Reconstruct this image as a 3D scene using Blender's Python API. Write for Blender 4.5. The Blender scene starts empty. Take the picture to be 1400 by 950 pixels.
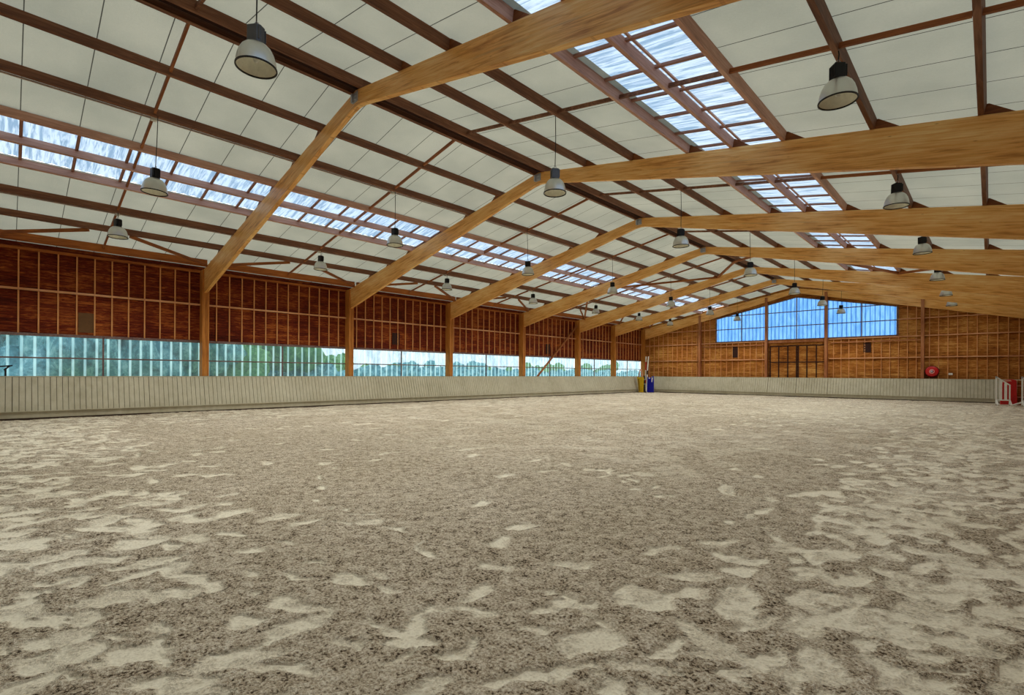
import bpy, math, random
import numpy as np
from mathutils import Vector, Matrix
random.seed(7)
C = bpy.context.scene.collection

# ------------------------------------------------------------------ layout
YA, D, RB = 5.6359, 6.5303, 0.7947
FR = [YA - D] + [YA + k * D for k in range(5)] + [YA + 4 * D + RB * D, YA + 4 * D + 2 * RB * D]   # frame lines
XW = 13.2            # inner face of the long walls
XC = 12.77           # inner face of the columns
YG = 42.45           # inner face of the gable boarding
YB = -7.4            # back of the hall
S, Z0 = .185, 8.27   # rafter top: z = Z0 - S|x|
SB, ZB = .238, 7.89  # rafter underside
PH = .21             # purlin height
PX = [.19, 1.85, 3.45, 5.1, 6.2, 7.35, 9.0, 10.6, 12.35]
def ztop(x): return Z0 - S * abs(x)
def zceil(x): return Z0 + PH + .01 - S * abs(x)

# ------------------------------------------------------------------ mesh helpers
class MB:
    def __init__(s): s.v = []; s.f = []; s.sm = False
    def add(s, vs, fs):
        n = len(s.v); s.v += [tuple(v) for v in vs]; s.f += [tuple(i + n for i in f) for f in fs]; return s
    def box(s, x0, x1, y0, y1, z0, z1, M=None):
        vs = [Vector((x, y, z)) for x in (x0, x1) for y in (y0, y1) for z in (z0, z1)]
        if M is not None: vs = [M @ v for v in vs]
        return s.add(vs, [(0, 1, 3, 2), (4, 6, 7, 5), (0, 4, 5, 1), (2, 3, 7, 6), (0, 2, 6, 4), (1, 5, 7, 3)])
    def beam(s, a, b, w, h, up=(0, 0, 1)):
        a = Vector(a); b = Vector(b); d = b - a; L = d.length; d.normalize()
        side = d.cross(Vector(up)).normalized(); u = side.cross(d).normalized()
        M = Matrix(((d.x, side.x, u.x, a.x), (d.y, side.y, u.y, a.y), (d.z, side.z, u.z, a.z), (0, 0, 0, 1)))
        return s.box(0, L, -w / 2, w / 2, -h / 2, h / 2, M)
    def prism(s, poly, a, b, axis='y'):
        n = len(poly); P = []
        for t in (a, b):
            for p in poly:
                P.append({'y': (p[0], t, p[1]), 'x': (t, p[0], p[1]), 'z': (p[0], p[1], t)}[axis])
        fs = [tuple(range(n))[::-1], tuple(range(n, 2 * n))] + [(i, (i + 1) % n, (i + 1) % n + n, i + n) for i in range(n)]
        return s.add(P, fs)
    def lathe(s, prof, c=(0, 0, 0), n=32, close=False):
        vs = []; fs = []; m = len(prof)
        for i in range(n):
            a = 2 * math.pi * i / n
            for r, z in prof: vs.append((c[0] + r * math.cos(a), c[1] + r * math.sin(a), c[2] + z))
        for i in range(n):
            j = (i + 1) % n
            for k in range(m - 1 if not close else m):
                l = (k + 1) % m
                fs.append((i * m + k, j * m + k, j * m + l, i * m + l))
        return s.add(vs, fs)
    def tube(s, pts, r, n=8):
        pts = [Vector(p) for p in pts]; vs = []; fs = []
        for i, p in enumerate(pts):
            d = (pts[min(i + 1, len(pts) - 1)] - pts[max(i - 1, 0)]).normalized()
            u = d.orthogonal().normalized() if i == 0 else (u - d * u.dot(d)).normalized()
            w = d.cross(u)
            for k in range(n):
                a = 2 * math.pi * k / n; vs.append(p + (u * math.cos(a) + w * math.sin(a)) * r)
        for i in range(len(pts) - 1):
            for k in range(n):
                fs.append((i * n + k, i * n + (k + 1) % n, (i + 1) * n + (k + 1) % n, (i + 1) * n + k))
        fs.append(tuple(range(n))[::-1]); fs.append(tuple(range((len(pts) - 1) * n, len(pts) * n)))
        return s.add(vs, fs)
    def sheet(s, u0, u1, n, fn):
        """strip of quads between two edges; fn(u) -> (point a, point b)"""
        base = len(s.v)
        for i in range(n + 1):
            a, b = fn(u0 + (u1 - u0) * i / n); s.v += [tuple(a), tuple(b)]
        for i in range(n): s.f.append((base + 2 * i, base + 2 * i + 2, base + 2 * i + 3, base + 2 * i + 1))
        return s
    def build(s, name, mat, parent=None, loc=None, smooth=False, bevel=0, M=None):
        me = bpy.data.meshes.new(name); me.from_pydata(s.v, [], s.f); me.update()
        if M is not None:                       # bring world vertices into the local frame M
            me.transform(M.inverted())
        elif loc is not None:
            me.transform(Matrix.Translation(-Vector(loc)))
        me.materials.append(mat)
        if smooth:
            for p in me.polygons: p.use_smooth = True
        o = bpy.data.objects.new(name, me); C.objects.link(o)
        if M is not None: o.matrix_world = M
        elif loc is not None: o.location = loc
        if parent is not None:
            o.parent = parent; o.matrix_parent_inverse = PI(parent)
        if bevel:
            b = o.modifiers.new('b', 'BEVEL'); b.width = bevel; b.segments = 2; b.limit_method = 'ANGLE'
        return o
WM = {}
def PI(p):
    m = Matrix.LocRotScale(p.location, p.rotation_euler, p.scale)
    q = p
    while q.parent is not None:
        q = q.parent; break
    return m.inverted() if p.parent is None else (WM.get(p.name) or m).inverted()
def tag(o, label=None, cat=None, group=None, kind=None):
    if label: o['label'] = label
    if cat: o['category'] = cat
    if group: o['group'] = group
    if kind: o['kind'] = kind
    return o
def empty(name, loc=(0, 0, 0)):
    o = bpy.data.objects.new(name, None); C.objects.link(o); o.location = loc; o.empty_display_size = .2; return o
def frame_matrix(a, b, up=(0, 0, 1)):
    a = Vector(a); d = (Vector(b) - a).normalized(); side = Vector(up).cross(d).normalized(); u = d.cross(side)
    return Matrix(((d.x, side.x, u.x, a.x), (d.y, side.y, u.y, a.y), (d.z, side.z, u.z, a.z), (0, 0, 0, 1)))

# ------------------------------------------------------------------ materials
def srgb(r, g, b):
    f = lambda c: (c / 255 / 12.92) if c / 255 <= .04045 else ((c / 255 + .055) / 1.055) ** 2.4
    return (f(r), f(g), f(b), 1)
class NT:
    def __init__(s, name):
        s.m = bpy.data.materials.new(name); s.m.use_nodes = True; s.t = s.m.node_tree; s.t.nodes.clear()
        s.out = s.n('ShaderNodeOutputMaterial')
    def n(s, typ, **kw):
        o = s.t.nodes.new(typ)
        for k, v in kw.items():
            if k in o.inputs: o.inputs[k].default_value = v
            else: setattr(o, k, v)
        return o
    def l(s, a, b): s.t.links.new(a, b)
    def tex(s, scale=(1, 1, 1), rot=(0, 0, 0), world=False):
        if world: src = s.n('ShaderNodeNewGeometry').outputs['Position']
        else: src = s.n('ShaderNodeTexCoord').outputs['Object']
        m = s.n('ShaderNodeMapping'); m.inputs['Scale'].default_value = scale; m.inputs['Rotation'].default_value = rot
        s.l(src, m.inputs['Vector']); return m.outputs['Vector']
    def noise(s, vec, scale, detail=3, rough=.55, dist=0):
        n = s.n('ShaderNodeTexNoise'); n.inputs['Scale'].default_value = scale; n.inputs['Detail'].default_value = detail
        n.inputs['Roughness'].default_value = rough; n.inputs['Distortion'].default_value = dist
        s.l(vec, n.inputs['Vector']); return n.outputs['Fac']
    def ramp(s, fac, stops, interp='LINEAR'):
        r = s.n('ShaderNodeValToRGB'); r.color_ramp.interpolation = interp
        e = r.color_ramp.elements
        while len(e) < len(stops): e.new(.5)
        for i, (p, c) in enumerate(stops):
            e[i].position = p; e[i].color = c if len(c) == 4 else (*c, 1)
        s.l(fac, r.inputs['Fac']); return r.outputs['Color']
    def mix(s, fac, a, b, mode='MIX'):
        m = s.n('ShaderNodeMix', data_type='RGBA', blend_type=mode)
        for i, x in ((0, fac), (6, a), (7, b)):
            if hasattr(x, 'is_linked'): s.l(x, m.inputs[i])
            else: m.inputs[i].default_value = x
        return m.outputs[2]
    def math(s, op, a, b=None, c=None):
        m = s.n('ShaderNodeMath', operation=op)
        for i, x in enumerate((a, b, c)):
            if x is None: continue
            if hasattr(x, 'is_linked'): s.l(x, m.inputs[i])
            else: m.inputs[i].default_value = x
        return m.outputs[0]
    def bump(s, h, strength, dist=.01):
        b = s.n('ShaderNodeBump'); b.inputs['Strength'].default_value = strength; b.inputs['Distance'].default_value = dist
        s.l(h, b.inputs['Height']); return b.outputs['Normal']
    def pbr(s, col, rough=.7, metal=0, normal=None, spec=.3):
        p = s.n('ShaderNodeBsdfPrincipled')
        if hasattr(col, 'is_linked'): s.l(col, p.inputs['Base Color'])
        else: p.inputs['Base Color'].default_value = col
        if hasattr(rough, 'is_linked'): s.l(rough, p.inputs['Roughness'])
        else: p.inputs['Roughness'].default_value = rough
        p.inputs['Metallic'].default_value = metal; p.inputs['Specular IOR Level'].default_value = spec
        if normal is not None: s.l(normal, p.inputs['Normal'])
        s.l(p.outputs[0], s.out.inputs[0]); return s.m

def wood(name, dark, mid, light, axis='x', lam=None, knots=False, rough=.6, grain=1.0):
    t = NT(name)
    k = {'x': (.35, 6, 6), 'y': (6, .35, 6), 'z': (6, 6, .35)}[axis]
    v = t.tex(k)
    n1 = t.noise(v, 3 * grain, 5, .65, .8)
    n2 = t.noise(t.tex({'x': (.5, 1.5, 1.5), 'y': (1.5, .5, 1.5), 'z': (1.5, 1.5, .5)}[axis]), 1.1, 3)
    f = t.math('ADD', t.math('MULTIPLY', n1, .6), t.math('MULTIPLY', n2, .4))
    col = t.ramp(f, [(.33, dark), (.5, mid), (.66, light)])
    h = n1
    if lam:      # glulam: faint glue lines between the lamellas, along local x
        sx = t.n('ShaderNodeSeparateXYZ'); t.l(t.tex(), sx.inputs[0])
        w = t.math('FRACT', t.math('DIVIDE', sx.outputs[2], lam))
        line = t.math('GREATER_THAN', w, .94)
        idx = t.math('FLOOR', t.math('DIVIDE', sx.outputs[2], lam))
        cv = t.n('ShaderNodeCombineXYZ'); t.l(t.math('MULTIPLY', sx.outputs[0], .22), cv.inputs[0]); t.l(t.math('MULTIPLY', idx, 7.3), cv.inputs[2])
        n3 = t.noise(cv.outputs[0], 1.0, 1)
        col = t.mix(t.math('MULTIPLY', t.math('SUBTRACT', n3, .5), 1.3), col, light)
        col = t.mix(t.math('MULTIPLY', line, .35), col, dark)
    if knots:
        vo = t.n('ShaderNodeTexVoronoi'); vo.inputs['Scale'].default_value = 1.6
        t.l(t.tex((1, 1, 3)), vo.inputs['Vector'])
        kn = t.ramp(vo.outputs['Distance'], [(.0, (1, 1, 1)), (.07, (0, 0, 0))])
        col = t.mix(t.math('MULTIPLY', kn, .8), col, dark)
    return t.pbr(col, rough, normal=t.bump(h, .25, .004))

W_glulam = wood('glulam_wood', srgb(170, 100, 36), srgb(238, 176, 96), srgb(252, 214, 146), 'x', lam=.045, knots=True, rough=.45)
W_post = wood('post_wood', srgb(140, 78, 24), srgb(190, 122, 50), srgb(214, 152, 80), 'z')
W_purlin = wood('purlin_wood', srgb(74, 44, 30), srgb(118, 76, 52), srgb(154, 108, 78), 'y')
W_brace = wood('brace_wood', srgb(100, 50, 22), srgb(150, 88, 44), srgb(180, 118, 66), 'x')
W_skylit = wood('skylit_purlin_wood', srgb(150, 108, 90), srgb(196, 150, 130), srgb(220, 180, 160), 'y')  # paler copy of the purlin wood, rooflight glare put into the colour
W_bar = wood('glazing_bar_wood', srgb(112, 74, 56), srgb(150, 106, 88), srgb(176, 132, 112), 'x')
W_cleat = wood('cleat_wood', srgb(80, 40, 18), srgb(120, 66, 28), srgb(150, 88, 42), 'x')
W_stud = wood('stud_wood', srgb(170, 104, 52), srgb(216, 152, 92), srgb(236, 184, 130), 'z')
W_rail = wood('rail_wood', srgb(160, 98, 56), srgb(208, 148, 100), srgb(230, 178, 136), 'x')
W_gpost = wood('gable_post_wood', srgb(120, 66, 36), srgb(170, 108, 66), srgb(196, 138, 94), 'z')
W_win = wood('window_bar_wood', srgb(84, 66, 62), srgb(118, 96, 92), srgb(146, 124, 118), 'y')
W_eave = wood('eave_beam_wood', srgb(105, 48, 12), srgb(160, 88, 28), srgb(190, 116, 48), 'y')

def board(name, cols, lam=.11, axis=2):
    """horizontal weathered sheathing boards"""
    t = NT(name)
    sx = t.n('ShaderNodeSeparateXYZ'); t.l(t.tex(world=True), sx.inputs[0])
    q = t.math('DIVIDE', sx.outputs[2], lam); idx = t.math('FLOOR', q); fr = t.math('FRACT', q)
    gap = t.math('GREATER_THAN', fr, .9)
    n1 = t.noise(t.tex((1.3, 1.3, 9), world=True), 2.0, 6, .7, 1.2)
    n2 = t.noise(t.tex((.8, .8, .8), world=True), .9, 3)
    cv = t.n('ShaderNodeCombineXYZ'); t.l(t.math('MULTIPLY', idx, 3.7), cv.inputs[2])
    a = t.math('ADD', t.math('MULTIPLY', sx.outputs[0], .4), t.math('MULTIPLY', sx.outputs[1], .4)); t.l(a, cv.inputs[0])
    n3 = t.noise(cv.outputs[0], 1.0, 2)
    f = t.math('ADD', t.math('MULTIPLY', n1, .5), t.math('ADD', t.math('MULTIPLY', n2, .25), t.math('MULTIPLY', n3, .25)))
    col = t.ramp(f, [(.36, cols[0]), (.5, cols[1]), (.62, cols[2])])
    col = t.mix(t.math('MULTIPLY', gap, .75), col, (.004, .002, .001, 1))
    return t.pbr(col, .75, normal=t.bump(n1, .4, .01), spec=.15)
W_wall = board('red_brown_boarding', [srgb(42, 8, 3), srgb(108, 36, 12), srgb(176, 98, 40)])
W_gable = board('golden_brown_boarding', [srgb(84, 40, 10), srgb(172, 106, 42), srgb(226, 172, 94)])

def plain(name, c, rough=.6, metal=0, var=.12, scale=8, spec=.3):
    t = NT(name); n = t.noise(t.tex(), scale, 4, .6)
    d = tuple(x * (1 - var) for x in c[:3]) + (1,); e = tuple(min(1, x * (1 + var)) for x in c[:3]) + (1,)
    return t.pbr(t.ramp(n, [(.3, d), (.7, e)]), rough, metal, t.bump(n, .15, .003), spec)
M_dark = plain('dark_metal', srgb(38, 36, 36), .5, .3)
M_black = plain('black_gearbox', srgb(26, 26, 28), .45, .2)
M_grey = plain('grey_gearbox', srgb(96, 98, 102), .38, .75)
M_steel = plain('galvanised_steel', srgb(176, 182, 192), .45, .15, .25, 30)
M_alu = plain('spun_aluminium', srgb(212, 212, 206), .34, .85, .05, 5)
M_refl = plain('reflector_inside', srgb(244, 244, 232), .6, 0, .08, 14)
M_bulb = plain('frosted_bulb', srgb(225, 226, 220), .3)
M_red = plain('red_plastic', srgb(190, 12, 14), .4, 0, .1, 4, .5)
M_redw = plain('red_white_paint', srgb(200, 60, 50), .5)
M_blue = plain('blue_plastic', srgb(10, 16, 150), .5, 0, .1, 4)
M_yel = plain('yellow_paint', srgb(196, 160, 14), .5, 0, .1, 6)
M_white = plain('white_paint', srgb(225, 224, 214), .5, 0, .06, 10)
M_paper = plain('white_paper', srgb(230, 226, 216), .7)
M_black2 = plain('cable_black', srgb(28, 26, 26), .6)
M_base = plain('dark_brown_base', srgb(62, 48, 38), .9, 0, .2, 6)
M_cond = plain('grey_conduit', srgb(176, 160, 150), .5)
M_vent = plain('dark_brown_vent', srgb(52, 26, 18), .8)
M_trunk = plain('bark', srgb(80, 66, 52), .9)
M_pinky = plain('salmon_plastic', srgb(206, 150, 128), .6)

def kick():
    t = NT('kickboard_paint')
    n = t.noise(t.tex((2, 2, 1), world=True), 3, 5, .6); n2 = t.noise(t.tex((1, 1, 1), world=True), .7, 3)
    f = t.math('ADD', t.math('MULTIPLY', n, .5), t.math('MULTIPLY', n2, .5))
    col = t.ramp(f, [(.3, srgb(168, 162, 138)), (.5, srgb(186, 181, 158)), (.7, srgb(200, 196, 174))])
    sx = t.n('ShaderNodeSeparateXYZ'); t.l(t.tex(world=True), sx.inputs[0])
    n3 = t.noise(t.tex((3, 3, 3), world=True), 2, 4)
    darkening = t.ramp(t.math('ADD', sx.outputs[2], t.math('MULTIPLY', n3, .4)), [(.2, (1, 1, 1)), (.75, (0, 0, 0))])  # browner and darker towards the bottom
    col = t.mix(t.math('MULTIPLY', darkening, .3), col, srgb(130, 118, 90))
    return t.pbr(col, .7, spec=.2)
M_kick = kick()
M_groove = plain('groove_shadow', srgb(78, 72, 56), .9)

def ceiling_mat():
    t = NT('ceiling_panels')
    sx = t.n('ShaderNodeSeparateXYZ'); t.l(t.tex(world=True), sx.inputs[0])
    fr = t.math('FRACT', t.math('DIVIDE', t.math('SUBTRACT', sx.outputs[1], .17 - 1.02 * 20 - .009), 1.02))
    joint = t.math('LESS_THAN', fr, .018)
    n = t.noise(t.tex(world=True), 26, 4, .7); n2 = t.noise(t.tex(world=True), .5, 3)
    col = t.ramp(n2, [(.3, srgb(196, 196, 184)), (.7, srgb(222, 220, 206))])
    col = t.mix(t.math('MULTIPLY', n, .25), col, srgb(150, 148, 136))
    jc = t.mix(joint, col, srgb(92, 90, 84))
    nb = t.bump(n, .8, .012)
    d = t.n('ShaderNodeBsdfDiffuse'); t.l(jc, d.inputs['Color']); t.l(nb, d.inputs['Normal'])
    tr = t.n('ShaderNodeBsdfTranslucent'); t.l(nb, tr.inputs['Normal'])
    tc = t.mix(1.0, jc, (TRANS[0], TRANS[1], TRANS[2], 1), 'MULTIPLY'); t.l(tc, tr.inputs['Color'])
    a = t.n('ShaderNodeMixShader'); a.inputs[0].default_value = .5; t.l(d.outputs[0], a.inputs[1]); t.l(tr.outputs[0], a.inputs[2])
    t.l(a.outputs[0], t.out.inputs[0]); return t.m
FILL = 262  # strength of the added fill spots
TRANS = (.475, .465, .405)  # sky light let through the panels, added to fill the hall
M_ceil = ceiling_mat()

def pane_mat(name, tint, milk, axis, period=.25, streak=None, clear=.6, dark=(.55, .62, .7, 1), ribcol=(1, 1, 1, 1)):
    """corrugated translucent sheet: lets the outside through, milky at the ribs"""
    t = NT(name)
    sx = t.n('ShaderNodeSeparateXYZ'); t.l(t.tex(world=True), sx.inputs[0])
    u = sx.outputs[axis]
    fr = t.math('FRACT', t.math('DIVIDE', t.math('ADD', u, 50), period))
    rib = t.ramp(fr, [(0, (1, 1, 1)), (.16, (1, 1, 1)), (.24, (0, 0, 0)), (.94, (0, 0, 0)), (1, (1, 1, 1))])
    sc = streak or (1, 1, 1)
    n = t.noise(t.tex(sc, world=True), 3.0, 5, .65, .6)
    darkening = t.ramp(n, [(.40, dark), (.56, (1, 1, 1, 1))])
    tc = t.mix(1.0, tint, darkening, 'MULTIPLY')
    darkening = t.mix(rib, darkening, t.mix(1.0, darkening, ribcol, 'MULTIPLY')); tc = t.mix(1.0, tint, darkening, 'MULTIPLY')
    tp = t.n('ShaderNodeBsdfTransparent'); t.l(tc, tp.inputs['Color'])
    tl = t.n('ShaderNodeBsdfTranslucent'); t.l(t.mix(1.0, milk, darkening, 'MULTIPLY'), tl.inputs['Color'])
    gl = t.n('ShaderNodeBsdfGlossy'); gl.inputs['Roughness'].default_value = .3; gl.inputs['Color'].default_value = (.9, .95, 1, 1)
    m1 = t.n('ShaderNodeMixShader')
    t.l(t.math('ADD', t.math('MULTIPLY', rib, .5), 1 - clear), m1.inputs[0])
    t.l(tp.outputs[0], m1.inputs[1]); t.l(tl.outputs[0], m1.inputs[2])
    m2 = t.n('ShaderNodeMixShader'); m2.inputs[0].default_value = .04
    t.l(m1.outputs[0], m2.inputs[1]); t.l(gl.outputs[0], m2.inputs[2]); t.l(m2.outputs[0], t.out.inputs[0])
    return t.m
P_wall = pane_mat('wall_polycarbonate', (.44, .52, .55, 1), (.56, .70, .74, 1), 1, .333, (1, 1, .35), .86, (.66, .74, .78, 1), (1.5, 1.5, 1.5, 1))
P_gable = pane_mat('gable_polycarbonate', (.13, .31, .62, 1), (.30, .54, .90, 1), 0, .28, (1.5, 1, .35), .62, (.62, .74, .85, 1), (.22, .38, .62, 1))
P_roof = pane_mat('rooflight_polycarbonate', (.40, .47, .53, 1), (.42, .48, .54, 1), 1, .25, (.35, 4, 1), .6, (.42, .52, .60, 1))

# ------------------------------------------------------------------ numpy noise for the sand
def vnoise(x, y, seed):
    xi = np.floor(x).astype(np.int64); yi = np.floor(y).astype(np.int64)
    xf = x - xi; yf = y - yi; xf = xf * xf * (3 - 2 * xf); yf = yf * yf * (3 - 2 * yf)
    def h(i, j):
        n = (i * 374761393 + j * 668265263 + seed * 1442695041) & 0xffffffff
        n = ((n ^ (n >> 13)) * 1274126177) & 0xffffffff
        return ((n ^ (n >> 16)) & 0xffff) / 65535.0
    return (h(xi, yi) * (1 - xf) + h(xi + 1, yi) * xf) * (1 - yf) + (h(xi, yi + 1) * (1 - xf) + h(xi + 1, yi + 1) * xf) * yf
def fbm(x, y, seed, oct=3):
    s = 0; a = .5; t = 0
    for k in range(oct): s = s + a * vnoise(x * 2 ** k + 13.7 * k, y * 2 ** k - 7.1 * k, seed + k); t += a; a *= .5
    return s / t
def sstep(a, b, x):
    t = np.clip((x - a) / (b - a), 0, 1); return t * t * (3 - 2 * t)
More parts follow.
